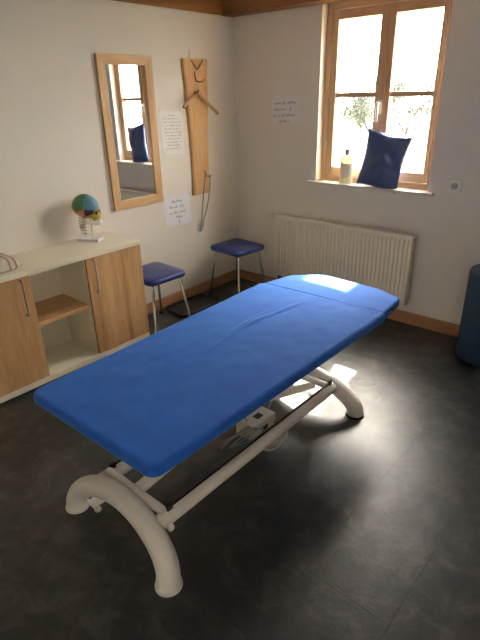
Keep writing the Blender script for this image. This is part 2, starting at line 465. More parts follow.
# scissor arms
bm = bmesh.new(); tube(bm, [(1.685, -2.60, .165), (1.685, -2.3, .205), (1.69, -1.75, .50)], [.026, .029, .029], 18)
tpart('lift_arm', bm, WHITEFR, angle=50)
for x in (1.62, 1.78):
    bm = bmesh.new(); box(bm, (x - .006, -.62, -.022), (x + .006, .62, .022), .003, 2, None)
    bm.transform(Matrix.Translation((0, -1.98, .33)) @ Matrix.Rotation(math.radians(-17), 4, 'X'))
    tpart('scissor_arm', bm, WHITEFR, False)
# motor unit and control box
bm = bmesh.new(); box(bm, (1.655, -2.02, .30), (1.745, -1.86, .40), .008); lathe(bm, [(.028, 0), (.028, .30), (.02, .31)], (1.70, -1.88, .35), 18, Matrix.Rotation(math.radians(-80), 4, 'X'))
tpart('lift_motor', bm, GREYPL, angle=40)
bm = bmesh.new(); box(bm, (1.665, -1.925, .075), (1.785, -1.755, .165), .006)
cbx = tpart('control_box', bm, WHITEFR, False)
bm = newbox((1.7845, -1.86, .105), (1.7865, -1.82, .135), .0005)
bm.transform(Matrix.Translation(-TO)); link('box_label', bm, BLACKPL, cbx)
bm = newbox((1.72, -1.86, .1645), (1.755, -1.815, .1665), .0005)
bm.transform(Matrix.Translation(-TO)); link('display', bm, BLACKPL, cbx)
bm = bmesh.new()
random.seed(3)
for k in range(3):
    pts = []
    for j in range(15):
        t = 2 * PI * j / 14; R = .085 + .012 * k
        pts.append((1.74 + .02 * k + R * .55 * math.cos(t), -2.01 + R * math.sin(t + k * .3), .13 + .01 * k + .075 * math.cos(t + .4 * k)))
    tube(bm, spline(pts, 4), .0042, 8)
tube(bm, spline([(1.78, -1.78, .12), (1.82, -1.72, .06), (1.85, -1.76, .03), (1.84, -1.86, .02), (1.80, -1.90, .05), (1.76, -1.85, .09)], 6), .0042, 8)
tube(bm, spline([(1.72, -1.9, .16), (1.72, -1.95, .25), (1.70, -1.97, .32)], 5), .0042, 8)
tube(bm, spline([(1.74, -1.76, .16), (1.72, -1.68, .24), (1.70, -1.70, .35), (1.70, -1.62, .5)], 5), .0042, 8)
tpart('power_cable', bm, mat('grey_cable', (.30, .29, .27), .5))

# ------------------------------------------------------------------ sideboard
sb = thing('sideboard', 'low cream sideboard with two plum-wood doors and an open middle shelf', 'sideboard', (0, -2.0, 0))
def sp(name, a, b, m, bev=.0015, parent=sb):
    bm = newbox(a, b, bev); bm.transform(Matrix.Translation((0, 2.0, 0))); return link(name, bm, m, parent)
Y1, Y0 = -1.424, -2.66; D = .362
sp('top_panel', (.002, Y0 - .004, .720), (D + .026, Y1 + .004, .747), CREAM, .002)
for y in (Y1 - .018, Y0): sp('side_panel', (.0215, y, .03), (D, y + .018, .722), CREAM2)
for y in (-1.852, -2.226): sp('divider', (.034, y, .062), (D, y + .018, .722), CREAM2)
sp('bottom_panel', (.0215, Y0, .022), (D + .019, Y1, .060), CREAM)
sp('back_panel', (.024, Y0 + .018, .060), (.032, Y1 - .018, .722), CREAM2)
sp('plinth', (.03, Y0 + .01, 0), (D - .03, Y1 - .01, .022), GREYPL)
sp('shelf', (.033, -2.207, .385), (D - .012, -1.853, .41), SHELFW)
for (ya, yb, hy) in ((-1.848, -1.426, -1.803), (-2.656, -2.214, -2.275)):
    d = sp('door', (D + .001, ya, .062), (D + .020, yb, .719), DOORW, .0015)
    bm = bmesh.new(); X = D + .019
    tube(bm, spline([(X, hy, .705), (X + .028, hy, .705), (X + .030, hy, .699), (X + .030, hy, .60), (X + .030, hy, .501), (X + .028, hy, .495), (X, hy, .495)], 4), .0055, 10)
    bm.transform(Matrix.Translation((0, 2.0, 0))); link('handle', bm, STEEL, d, True, angle=50)
# shelf-pin holes
for x in (.07, .30):
    for k in range(14):
        z = .12 + k * .042
        if .37 < z < .42: continue
        bm = bmesh.new(); lathe(bm, [(.003, 0), (.003, .0012)], (x, -1.8518 + 2.0, z), 8, Matrix.Rotation(PI / 2, 4, 'X'))
        link('pin_hole', bm, GREYPL, sb)

# ------------------------------------------------------------------ folded towel
tw = thing('folded_towel', 'folded cream terry towel with rust stripes lying on the sideboard', 'towel', (.185, -2.435, .7475))
bm = bmesh.new()
TX, TYa, TYb, TH = .150, -.22, .222, .072
NX, NY = 44, 90
def towel_pt(u, v, top):
    # rounded pad; u across depth, v along the wall
    rx, ry = .05, .075
    x = -TX + 2 * TX * u; y = TYa + (TYb - TYa) * v
    dx = max(0, rx - (TX - abs(x))) / rx; dy = max(0, ry - min(TYb - y, y - TYa)) / ry
    d = min(1, math.hypot(dx, dy)); h = math.sqrt(max(0, 1 - d ** 2.4))
    puff = .004 * noise.noise(Vector((x * 14, y * 14, 2)))
    z = TH * (.30 + (.70 * h + puff / TH * h)) if top else TH * .30 * (1 - h)
    return Vector((x, y, z))
def cnr(u, v):
    return u, v
gt = [[bm.verts.new(towel_pt(i / NX, j / NY, True)) for i in range(NX + 1)] for j in range(NY + 1)]
gb = [[bm.verts.new(towel_pt(i / NX, j / NY, False)) for i in range(NX + 1)] for j in range(NY + 1)]
def tface(vs):
    f = bm.faces.new(vs); y = sum(v.co.y for v in vs) / 4
    f.material_index = 1 if (.142 < y < .155 or .178 < y < .193) else 0
for j in range(NY):
    for i in range(NX):
        tface((gt[j][i], gt[j][i + 1], gt[j + 1][i + 1], gt[j + 1][i])); tface((gb[j][i], gb[j + 1][i], gb[j + 1][i + 1], gb[j][i + 1]))
for j in range(NY):
    tface((gt[j][0], gt[j + 1][0], gb[j + 1][0], gb[j][0])); tface((gt[j + 1][NX], gt[j][NX], gb[j][NX], gb[j + 1][NX]))
for i in range(NX):
    tface((gt[0][i + 1], gt[0][i], gb[0][i], gb[0][i + 1])); tface((gt[NY][i], gt[NY][i + 1], gb[NY][i + 1], gb[NY][i]))
link('towel_body', bm, [TOWELM, TOWELS], tw, True)

# ------------------------------------------------------------------ skull model
SKO = Vector((.115, -1.625, .747))
sk = thing('skull_model', 'small anatomical skull model with coloured bones on a white stand on the sideboard', 'skull model', SKO, math.radians(30))
# local +x = the way the face looks
CR = {n: mat('bone_' + n, c, .3, spec=.5) for n, c in dict(green=(.07, .20, .08), blue=(.13, .30, .42), orange=(.70, .22, .06), violet=(.10, .05, .11), yellow=(.62, .46, .05), bone=(.80, .77, .70), red=(.5, .10, .07)).items()}
cmats = [CR['green'], CR['blue'], CR['orange'], CR['violet'], CR['bone']]
bm = bmesh.new(); g = bmesh.ops.create_uvsphere(bm, u_segments=48, v_segments=32, radius=1)
tilt = Matrix.Rotation(math.radians(10), 4, 'Y')
for v in g['verts']:
    x, y, z = v.co
    w = .070 * (1 + .10 * max(0, -x) - .12 * max(0, x) ** 2)
    hx = .089
    q = Vector((x * hx, y * w, z * (.083 if z > 0 else .066 + .006 * max(0, -x))))
    if z > 0: q.z *= 1 - .10 * max(0, x) ** 2
    if z < -.3 and x > -.3: q.z += .008 * (-z - .3)
    # temple hollow
    q.y *= 1 - .13 * math.exp(-((x - .62) / .25) ** 2 - ((z + .25) / .35) ** 2)
    v.co = q
for f in bm.faces:
    c = f.calc_center_median(); x, z, y = c.x / .089, c.z / .083, c.y / .070
    if z < -.12 + .18 * math.sin(x * 4) and x < .25: i = 2
    elif z < .0 and x >= .25: i = 3
    elif x > .12 + .05 * math.sin(y * 20): i = 1
    else: i = 0
    f.material_index = i
bm.transform(Matrix.Translation((-.004, 0, .224)) @ tilt)
cran = link('cranium', bm, cmats, sk, True)
# facial bones
bm = bmesh.new()
ellipsoid(bm, (.062, 0, .168), (.033, .040, .036)); 
for s in (-1, 1):
    ellipsoid(bm, (.052, s * .044, .172), (.026, .010, .010)); ellipsoid(bm, (.020, s * .058, .168), (.026, .006, .006))
    tube(bm, [Vector((.080 + .0 * s, s * .021, .192)) + Vector((-.010 * abs(math.cos(t)) * 1, .017 * math.cos(t), .015 * math.sin(t))) for t in [2 * PI * k / 16 for k in range(16)]], .0045, 8, closed=True)
tube(bm, [(.088, 0, .205), (.097, 0, .190), (.099, 0, .182)], [.006, .005, .003], 8)
bm.transform(Matrix.Translation((0, 0, 0)))
link('facial_bone', bm, CR['yellow'], sk, True)
for s in (-1, 1):
    bm = bmesh.new(); ellipsoid(bm, (.077, s * .021, .192), (.011, .015, .014)); link('eye_socket', bm, CR['violet'], sk, True)
bm = bmesh.new(); ellipsoid(bm, (.0885, 0, .170), (.006, .007, .010)); link('nasal_opening', bm, CR['red'], sk, True)
# teeth
bm = bmesh.new()
for row, z in ((0, .150), (1, .1405)):
    for k in range(12):
        t = math.radians(-70 + 140 * k / 11)
        box(bm, (-.0032, -.0024, -.0045), (.0032, .0024, .0045), .001, 1, Matrix.Translation((.058 + .030 * math.cos(t), .026 * math.sin(t), z)) @ Matrix.Rotation(t, 4, 'Z'))
link('teeth', bm, CR['bone'], sk, True, angle=40)
bm = bmesh.new()
tube(bm, spline([(.010, -.050, .168), (.012, -.049, .140), (.035, -.040, .127), (.075, -.020, .122), (.088, 0, .121), (.075, .020, .122), (.035, .040, .127), (.012, .049, .140), (.010, .050, .168)], 5), [.0115] * 41, 10)
ellipsoid(bm, (.086, 0, .124), (.012, .020, .015))
link('mandible', bm, CR['bone'], sk, True)
# neck vertebrae
bm = bmesh.new(); bm2 = bmesh.new()
for k in range(6):
    z = .155 - k * .0195; x = -.030 - .006 * math.sin(k * .6)
    lathe(bm, [(.014, -.0085), (.021, -.0065), (.019, 0), (.021, .0065), (.014, .0085)], (x, 0, z), 16)
    box(bm, (x - .036, -.004, z - .007), (x - .010, .004, z + .003), .0015)
    for s in (-1, 1): ellipsoid(bm, (x - .004, s * .024, z), (.009, .012, .006))
    lathe(bm2, [(.0165, -.002), (.0180, 0), (.0165, .002)], (x - .001, 0, z - .0097), 16)
link('neck_vertebrae', bm, CR['bone'], sk, True, angle=50)
link('neck_discs', bm2, CR['red'], sk, True)
bm = bmesh.new(); tube(bm, [(.015, 0, .014), (.015, 0, .16)], .0035, 10); tube(bm, [(-.036, 0, .014), (-.036, 0, .15)], .0028, 8)
link('stand_rod', bm, CHROME, sk, True, angle=50)
bm = bmesh.new(); box(bm, (-.075, -.045, 0), (.075, .045, .018), .002)
link('stand_base', bm, mat('white_base', (.74, .74, .76), .35), sk)

# ------------------------------------------------------------------ mirror
mi = thing('wall_mirror', 'tall oak-framed mirror on the left wall reflecting the window', 'mirror', (0, -1.112, .88))
fw = .062; H = 1.0; W2_ = .226
for s in (-1, 1):
    bm = bmesh.new()
    vs = [(.001, s * W2_, 0), (.001, s * (W2_ - fw), fw), (.001, s * (W2_ - fw), H - fw), (.001, s * W2_, H)]
    a = [bm.verts.new(v) for v in vs]; b = [bm.verts.new((.024 if i in (0, 3) else .020, v[1], v[2])) for i, v in enumerate(vs)]
    bm.faces.new(a); bm.faces.new(b[::-1])
    for i in range(4): bm.faces.new((a[i], b[i], b[(i + 1) % 4], a[(i + 1) % 4]))
    bmesh.ops.recalc_face_normals(bm, faces=bm.faces); bmesh.ops.bevel(bm, geom=list(bm.edges), offset=.0012, segments=1, affect='EDGES')
    link('frame_stile', bm, OAKZ, mi)
for z, d in ((0, 1), (H, -1)):
    bm = bmesh.new()
    vs = [(.001, -W2_, z), (.001, W2_, z), (.001, W2_ - fw, z + d * fw), (.001, -W2_ + fw, z + d * fw)]
    a = [bm.verts.new(v) for v in vs]; b = [bm.verts.new((.024 if i in (0, 1) else .020, v[1], v[2])) for i, v in enumerate(vs)]
    bm.faces.new(a); bm.faces.new(b[::-1])
    for i in range(4): bm.faces.new((a[i], b[i], b[(i + 1) % 4], a[(i + 1) % 4]))
    bmesh.ops.recalc_face_normals(bm, faces=bm.faces); bmesh.ops.bevel(bm, geom=list(bm.edges), offset=.0012, segments=1, affect='EDGES')
    link('frame_rail', bm, OAKY, mi)
bm = newbox((.004, -W2_ + fw - .006, fw - .006), (.010, W2_ - fw + .006, H - fw + .006)); link('mirror_glass', bm, MIRR, mi)

# ------------------------------------------------------------------ coat board
cb = thing('coat_board', 'tall live-edge oak board with wire coat hooks on the left wall', 'coat rack', (0, -.455, .872))
bm = bmesh.new(); nz = 60
prev = None
for k in range(nz + 1):
    z = 1.0 * k / nz
    l = -.128 + .028 * (1 - z) ** 1.2 + .006 * math.sin(z * 9) + .006 * noise.noise(Vector((z * 7, 0, 1))) - .002 * (z < .05)
    r = .118 - .034 * math.exp(-((z - .0) / .8) ** 2) + .004 * math.sin(z * 7 + 2) + .006 * noise.noise(Vector((z * 6, 4, 1)))
    if z > .6: l -= .010 * math.sin((z - .6) / .4 * PI / 2)
    l += .035 * math.exp(-((z - .45) / .25) ** 2) * .6
    ring = [bm.verts.new(c) for c in ((.002, l - .006, z), (.002, r + .006, z), (.022, r + .002, z), (.027, r - .008, z), (.027, l + .016, z), (.022, l + .003, z))]
    if prev:
        for i in range(6): bm.faces.new((prev[i], prev[(i + 1) % 6], ring[(i + 1) % 6], ring[i]))
    else: bm.faces.new(ring[::-1])
    prev = ring
bm.faces.new(prev)
bmesh.ops.recalc_face_normals(bm, faces=bm.faces)
link('board', bm, BOARD, cb)
def hook(pts, r=.0045, m=BROWNH, name='hook'):
    bm = bmesh.new(); tube(bm, spline([(x, y + .455, z - .872) for x, y, z in pts], 4), r, 8); return link(name, bm, m, cb, True)
hook([(.030, -.510, 1.860), (.034, -.487, 1.83), (.034, -.455, 1.803), (.034, -.423, 1.83), (.030, -.393, 1.868)], .0045)
hook([(.028, -.481, 1.785), (.032, -.482, 1.75), (.038, -.474, 1.722), (.055, -.450, 1.716), (.062, -.425, 1.722), (.060, -.418, 1.735)], .005)
hook([(.027, -.487, 1.648), (.036, -.487, 1.645), (.048, -.487, 1.646), (.062, -.487, 1.650), (.068, -.487, 1.658)], .008)
hook([(.027, -.425, 1.06), (.032, -.420, 1.03), (.045, -.418, 1.012), (.060, -.400, 1.008), (.062, -.385, 1.016)], .0045)
hook([(.027, -.425, 1.02), (.045, -.440, 1.010), (.058, -.452, 1.010), (.060, -.455, 1.018)], .0045)
bm = bmesh.new(); tube(bm, [(.002, -.055, .998), (.010, -.055, 1.02), (.012, -.055, 1.055)], .003, 8)
link('hanging_wire', bm, STEEL, cb, True)

# coat hanger
ch = thing('coat_hanger', 'wooden coat hanger hanging from the oak board', 'coat hanger', (.058, -.487, 1.655), 0)
bm = bmesh.new()
tube(bm, spline([(.004, -.004, .012), (.0, .006, .022), (0, .012, .012), (0, .006, .0), (0, 0, -.012), (0, 0, -.032)], 5), .0022, 8)
link('hanger_hook', bm, STEEL, ch, True)
for s, ex, dz in ((-1, -.168, -.108), (1, .190, -.162)):
    bm = bmesh.new()
    P = spline([(0, 0, -.022), (0, ex * .2, -.022 + (dz + .022) * .2 + .004), (.003, ex * .6, dz * .6 - .004), (.010, ex * .93, dz * .93), (.016, ex * 1.03, dz * 1.06)], 5)
    tube(bm, P, [.0115] * len(P), 10)
    bm.transform(Matrix.Scale(1.25, 4, (1, 0, 0)))
    link('hanger_arm', bm, HANGM, ch, True)
# cord loop
bm = bmesh.new()
tube(bm, spline([(.058, -.452, 1.010), (.045, -.456, .93), (.030, -.470, .80), (.022, -.480, .68), (.020, -.500, .60), (.022, -.508, .560)], 6), .0058, 8)
tube(bm, spline([(.058, -.452, 1.012), (.062, -.42, 1.018), (.062, -.398, 1.014), (.050, -.396, .93), (.036, -.405, .82), (.024, -.430, .72), (.020, -.462, .65), (.022, -.470, .61), (.024, -.485, .575)], 6), .0058, 8)
tube(bm, spline([(.022, -.478, .655), (.023, -.485, .62), (.022, -.492, .565)], 4), [.006] * 9, 8)
tag(link('cord_loop', bm, CORDM, None, True), 'grey looped cord hanging from the lower hook of the oak board', 'cord')

# ------------------------------------------------------------------ notices
def scribble(bm, O, U, V, words, seed, h=.012, w=.0011):
    """handwriting strokes: words = list of (u, v, length); ribbon mesh slightly in front of the paper"""
    rnd = random.Random(seed); Nn = U.cross(V).normalized()
    for (u0, v0, L) in words:
        nlet = max(2, int(L / (h * .62))); pts = []
        for i in range(nlet):
            tall = rnd.random(); hh = h * (1.0 if tall > .72 else .5); dn = -h * .4 if tall < .1 else 0
            x0 = u0 + L * i / nlet; dx = L / nlet
            for (a, b) in ((0, .05), (.25, 1), (.45, .55 * rnd.random()), (.6, .0), (.8, .5 * rnd.random())):
                pts.append((x0 + dx * (a + .08 * rnd.random()), v0 + (dn if b == 0 else 0) + hh * b))
        ps = spline([(p[0], p[1], 0) for p in pts], 3)
        pr = None
        for i, p in enumerate(ps):
            q = ps[min(i + 1, len(ps) - 1)] - ps[max(i - 1, 0)]; q.normalize(); nn = Vector((-q.y, q.x, 0)) * w
            c = O + U * p.x + V * p.y + Nn * .0012
            cur = (bm.verts.new(c + U * nn.x + V * nn.y), bm.verts.new(c - U * nn.x - V * nn.y))
            if pr: bm.faces.new((pr[0], pr[1], cur[1], cur[0]))
            pr = cur

def notice(name, label, corners, depth_axis, words, seed, ink, paper, h=.012, w=.0011, curl=.004):
    """corners TL, TR, BR, BL (world); a sheet with slight waves"""
    TL, TR, BR, BL = [Vector(c) for c in corners]
    n = Vector((1, 0, 0)) if depth_axis == 'x' else Vector((0, -1, 0))
    root = tag(bpy.data.objects.new(name, None), label, 'notice'); COL.objects.link(root); root.location = BL
    bm = bmesh.new(); N_ = 14; G = []
    for j in range(N_ + 1):
        row = []
        for i in range(N_ + 1):
            a, b = i / N_, j / N_
            p = (BL.lerp(BR, a)).lerp(TL.lerp(TR, a), b) - BL
            k = curl * abs(noise.noise(Vector((a * 2.5 + seed, b * 2.5, 0)))) * (1 - b) + .0015
            row.append((p, k))
        G.append(row)
    F = [[bm.verts.new(p + n * (k + .0005)) for p, k in row] for row in G]; B = [[bm.verts.new(p + n * (k)) for p, k in row] for row in G]
    for j in range(N_):
        for i in range(N_):
            bm.faces.new((F[j][i], F[j][i + 1], F[j + 1][i + 1], F[j + 1][i])); bm.faces.new((B[j][i], B[j + 1][i], B[j + 1][i + 1], B[j][i + 1]))
    bmesh.ops.recalc_face_normals(bm, faces=bm.faces)
    link('paper_sheet', bm, paper, root, True)
    U = (BR - BL).normalized(); V = (TL - BL).normalized()
    bm = bmesh.new(); scribble(bm, n * (curl * .5 + .0015), U, V, words, seed, h, w)
    if (U.cross(V)).dot(n) < 0: pass
    link('handwriting', bm, ink, root)
    tm = mat('tape_' + name, (.74, .68, .55), .3)
    for c in (TL, TR):
        bm = bmesh.new()
        q = c - BL
        m_ = Matrix.Translation(q + n * .003)
        if depth_axis == 'x': box(bm, (-.0006, -.012, -.010), (.0006, .012, .008), 0, 1, m_)
        else: box(bm, (-.012, -.0006, -.010), (.012, .0006, .008), 0, 1, m_)
        link('adhesive_tape', bm, tm, root)
    return root
wl = []
for r in range(11):
    v = .275 - r * .0235
    if r == 0: wl.append((.075, v, .07)); continue
    u = .03 + (.02 if r % 3 == 0 else 0)
    while u < .18:
        L = random.uniform(.018, .045); wl.append((u, v, min(L, .20 - u))); u += L + .008
notice('paper_notice', 'tall closely written paper notice between the mirror and the oak board', [(0, -.838, 1.530), (0, -.606, 1.51), (0, -.616, 1.208), (0, -.838, 1.216)], 'x', wl, 11, INKF, PAPER2, .008, .0008, .010)
notice('paper_notice', 'white handwritten notice low on the left wall below the oak board', [(0, -.872, .892), (0, -.592, .892), (0, -.582, .657), (0, -.858, .660)], 'x',
       [(.075, .19, .12), (.05, .145, .085), (.15, .145, .06), (.04, .10, .03), (.085, .10, .05), (.15, .10, .07), (.105, .062, .07), (.13, .03, .014), (.132, .015, .012)], 5, INK, PAPER, .020, .0012)
notice('paper_notice', 'faint handwritten notice on the window wall left of the window', [(.396, 0, 1.614), (.668, 0, 1.607), (.672, 0, 1.402), (.398, 0, 1.396)], 'y',
       [(.03, .148, .065), (.105, .150, .035), (.155, .152, .075), (.03, .102, .06), (.095, .104, .045), (.18, .098, .008), (.18, .115, .008), (.02, .055, .035), (.06, .055, .035), (.105, .058, .03), (.14, .060, .09), (.07, .016, .085), (.172, .014, .008)], 9, INK, PAPER3, .020, .0013, .006)

# ------------------------------------------------------------------ stools
def make_stool():
    t = thing('stool', 'x', 'stool')
    outl = round_poly([(-.183, -.170), (.183, -.170), (.183, .170), (-.183, .170)], [.05] * 4, .03)
    n = len(outl); bm = bmesh.new(); rings = []
    for s, z in ((.92, .412), (.975, .414), (1.0, .422), (1.008, .430), (1.004, .440), (.98, .449), (.92, .455), (.80, .460), (.6, .464), (.3, .467), (.05, .468)):
        rings.append([bm.verts.new((x * s, y * s, z)) for x, y in outl])
    for a, b in zip(rings, rings[1:]):
        for i in range(n): bm.faces.new((a[i], a[(i + 1) % n], b[(i + 1) % n], b[i]))
    bm.faces.new(rings[0][::-1]); bm.faces.new(rings[-1])
    link('seat', bm, BLUEVINYL, t, True)
    bm = bmesh.new()
    for s in (-1, 1):
        box(bm, (-.13, s * .115 - .01, .394), (.13, s * .115 + .01, .413), .002); box(bm, (s * .12 - .01, -.115, .394), (s * .12 + .01, .115, .413), .002)
    link('seat_frame', bm, STEEL, t)
    for sx in (-1, 1):
        for sy in (-1, 1):
            bm = bmesh.new()
            P = spline([(sx * .09, sy * .08, .404), (sx * .122, sy * .112, .403), (sx * .137, sy * .126, .388), (sx * .148, sy * .137, .30), (sx * .188, sy * .172, .012)], 6)
            tube(bm, P, .0105, 12)
            l = link('leg', bm, CHROME, t, True, angle=60)
            bm = bmesh.new(); lathe(bm, [(.012, 0), (.0135, .003), (.0135, .022), (.011, .024)], (sx * .1885, sy * .1725, 0), 14)
            link('rubber_foot', bm, RUB, l, True, angle=50)
    return t
def dup(root, loc, rz, label):
    r = root.copy(); COL.objects.link(r); r.location = loc; r.rotation_euler = (0, 0, rz); r['label'] = label
    for c in list(root.children):
        d = c.copy(); COL.objects.link(d); d.parent = r
        for g_ in list(c.children):
            e = g_.copy(); COL.objects.link(e); e.parent = d
    return r
st = make_stool(); st['group'] = 'padded stools along the left wall'
st.location = (.300, -.350, 0); st.rotation_euler.z = math.radians(-4)
st['label'] = 'navy padded chrome-legged stool in the room corner beside the radiator'
dup(st, (.262, -1.236, 0), math.radians(-2), 'navy padded chrome-legged stool beside the sideboard below the mirror')

# ------------------------------------------------------------------ boot tray
bm = bmesh.new()
ol = round_poly([(.05, -1.03), (.31, -1.06), (.31, -.615), (.06, -.60)], [.04] * 4, .04)
n = len(ol); cx = .19; cy = -.81; R = []
for s, z in ((.97, 0), (1, .012), (1.02, .026), (1.0, .028), (.97, .014), (.94, .006), (.5, .005)):
    R.append([bm.verts.new((cx + (x - cx) * s, cy + (y - cy) * s, z)) for x, y in ol])
for a, b in zip(R, R[1:]):
    for i in range(n): bm.faces.new((a[i], a[(i + 1) % n], b[(i + 1) % n], b[i]))
bm.faces.new(R[0][::-1]); bm.faces.new(R[-1])
bm.transform(Matrix.Translation((0, .03, 0)))
tag(link('boot_tray', bm, TRAYM, None, True, angle=50), 'shallow black boot tray on the floor between the two stools', 'tray')

# ------------------------------------------------------------------ radiator
rd = thing('radiator', 'long cream ribbed panel radiator on the wall under the window', 'radiator', (1.107, 0, .165))
bm = bmesh.new(); x0, x1 = -.600, .600; z0, z1 = .03, .515
pts = []; NG = 36; pitch = (x1 - x0 - .02) / NG
pts.append((x0, -.094)); 
for k in range(NG):
    a = x0 + .01 + k * pitch
    pts += [(a, -.100), (a + pitch * .62, -.100), (a + pitch * .74, -.092), (a + pitch * .88, -.092)]
pts.append((x1, -.100)); pts.append((x1, -.094))
def strip(zz, dy=0): return [bm.verts.new((x, y + dy, zz)) for x, y in pts]
rows = []
for zz, f in ((0, 0), (.028, 0), (.036, 1), (.497, 1), (.505, 0), (.528, 0)):
    rows.append([bm.verts.new((x, (y if f else -.100), zz)) for x, y in pts])
rows.insert(0, [bm.verts.new((x, -.090, -.004)) for x, y in pts])
rows.append([bm.verts.new((x, -.092, .533)) for x, y in pts])
for a, b in zip(rows, rows[1:]):
    for i in range(len(pts) - 1): bm.faces.new((a[i], a[i + 1], b[i + 1], b[i]))
box(bm, (x0 + .01, -.090, .01), (x1 - .01, -.083, .525))
link('front_panel', bm, RADM, rd)
bm = bmesh.new(); box(bm, (x0 + .012, -.040, .01), (x1 - .012, -.030, .525), .002); link('rear_panel', bm, RADM, rd)
bm = bmesh.new()
for k in range(60):
    x = x0 + .02 + k * (x1 - x0 - .04) / 59
    box(bm, (x - .003, -.088, .520), (x + .003, -.032, .530))
box(bm, (x0, -.096, .518), (x1, -.086, .534), .002); box(bm, (x0, -.036, .518), (x1, -.030, .534), .002)
link('top_grille', bm, RADM, rd)
for s in (x0, x1):
    bm = bmesh.new(); box(bm, (s - .004, -.096, .004), (s + .004, -.028, .53), .003)
    sd = link('side_cover', bm, RADM, rd)
bm = bmesh.new(); lathe(bm, [(.010, 0), (.010, .010), (.006, .011)], (x1 + .003, -.062, .500), 14, Matrix.Rotation(PI / 2, 4, 'Y')); link('vent_plug', bm, STEEL, rd, True, angle=40)
bm = bmesh.new(); lathe(bm, [(.014, 0), (.014, .018)], (x0 - .004, -.062, .517 - .01), 16, Matrix.Rotation(-PI / 2, 4, 'Y')); link('valve_collar', bm, BLACKPL, rd, True, angle=40)
bm = bmesh.new(); lathe(bm, [(.016, 0), (.019, .004), (.019, .04), (.016, .048), (.008, .05)], (x0 - .020, -.062, .507), 20, Matrix.Rotation(-PI / 2, 4, 'Y')); link('thermostat_knob', bm, PLASTW, rd, True, angle=40)
for x in (-.35, .35): link('wall_bracket', newbox((x - .02, -.032, .05), (x + .02, -.001, .48), .002), RADM, rd)
for x in (-.545, -.495):
    bm = bmesh.new(); tube(bm, [(x, -.062, .012), (x, -.062, -.145), (x, -.062, -.165)], .008, 10)
    link('feed_pipe', bm, STEEL, rd, True, angle=50)
bm = bmesh.new(); box(bm, (-.575, -.088, -.045), (-.455, -.038, -.010), .006); link('valve_block', bm, mat('dark_blue_valve', (.03, .05, .09), .4), rd)

# ------------------------------------------------------------------ socket
so = thing('wall_socket', 'single white power socket on the wall right of the window sill', 'power socket', (1.912, 0, 1.046))
bm = bmesh.new(); box(bm, (-.041, -.010, -.041), (.041, 0, .041), .003, 3)
link('cover_plate', bm, PLASTW, so, True, angle=40)
bm = bmesh.new(); lathe(bm, [(.021, 0), (.021, .0035), (.0195, .0035), (.0195, .0005)], (0, -.010, 0), 24, Matrix.Rotation(PI / 2, 4, 'X')); link('socket_insert', bm, mat('socket_grey', (.50, .46, .38), .6), so, True, angle=40)
bm = bmesh.new()
for s in (-1, 1): lathe(bm, [(.0028, 0), (.0028, .001)], (s * .0095, -.0135, 0), 10, Matrix.Rotation(PI / 2, 4, 'X'))
link('socket_hole', bm, BLACKPL, so)

# ------------------------------------------------------------------ pillow
pw = bmesh.new(); NU = 30
def pil(u, v, s):
    # u,v in -1..1 ; pointed corners
    W, Hh = .160, .195
    pinch = 1 - .10 * (1 - v * v) ; pinch2 = 1 - .07 * (1 - u * u)
    x = u * W * pinch; z = v * Hh * pinch2
    top = max(0, v); x *= 1 + .02 * top; 
    e = (max(0, 1 - u * u) ** .55) * (max(0, 1 - v * v) ** .55)
    t = .052 * e * (1 + .1 * math.sin(3 * u + 1) )
    wrk = .006 * math.sin(18 * u + 3 * math.sin(2 * v)) * math.exp(-((v - 1) / .35) ** 2) + .012 * noise.noise(Vector((u * 2.0, v * 2.2, s * 3))) \
        - .014 * math.exp(-((v + .05 + .25 * u) / .12) ** 2) * max(0, u + .25) - .006 * math.exp(-((v - .5 + .8 * u) / .15) ** 2)
    return Vector((x, -s * (t + wrk * e ** .5), z))
for s in (1, -1):
    G = [[pw.verts.new(pil(-1 + 2 * i / NU, -1 + 2 * j / NU, s)) for i in range(NU + 1)] for j in range(NU + 1)]
    for j in range(NU):
        for i in range(NU):
            f = (G[j][i], G[j][i + 1], G[j + 1][i + 1], G[j + 1][i])
            pw.faces.new(f if s == 1 else f[::-1])
bmesh.ops.remove_doubles(pw, verts=pw.verts, dist=.0008)
# shear the top to the right, lean back
pw.transform(Matrix.Translation((1.388, .000, 1.168)) @ Matrix.Rotation(math.radians(-4), 4, 'X') @ Matrix.Rotation(math.radians(9), 4, 'Y') @ Matrix.Rotation(math.radians(6), 4, 'Z'))
o = tag(link('pillow', pw, PILLOWM, None, True), 'shiny dark blue pillow leaning against the window on the sill', 'pillow')

# ------------------------------------------------------------------ lotion bottle
bt = thing('lotion_bottle', 'pale lotion bottle with grey cap on the window sill', 'bottle', (1.096, .012, .988))
bm = bmesh.new(); lathe(bm, [(.046, 0), (.052, .004), (.053, .02), (.053, .165), (.050, .187), (.035, .203), (.018, .211), (.016, .216)], (0, 0, 0), 32, Matrix.Scale(.66, 4, (0, 1, 0)))
link('bottle_body', bm, LOTION, bt, True, angle=50)
bm = bmesh.new(); lathe(bm, [(.017, .211), (.0175, .213), (.0165, .247), (.013, .250)], (0, 0, 0), 24); link('bottle_cap', bm, GREYPL, bt, True, angle=40)
bm = bmesh.new(); seg = 20; ra = []
for k in range(seg + 1):
    a = math.radians(-150 + 120 * k / seg); x, y = .0536 * math.cos(a), .0536 * .66 * math.sin(a) - .0003
    ra.append((bm.verts.new((x, y, .045)), bm.verts.new((x, y, .15))))
for a, b in zip(ra, ra[1:]): bm.faces.new((a[0], b[0], b[1], a[1]))
link('bottle_label', bm, mat('pale_label', (.85, .78, .62), .5), bt, True)

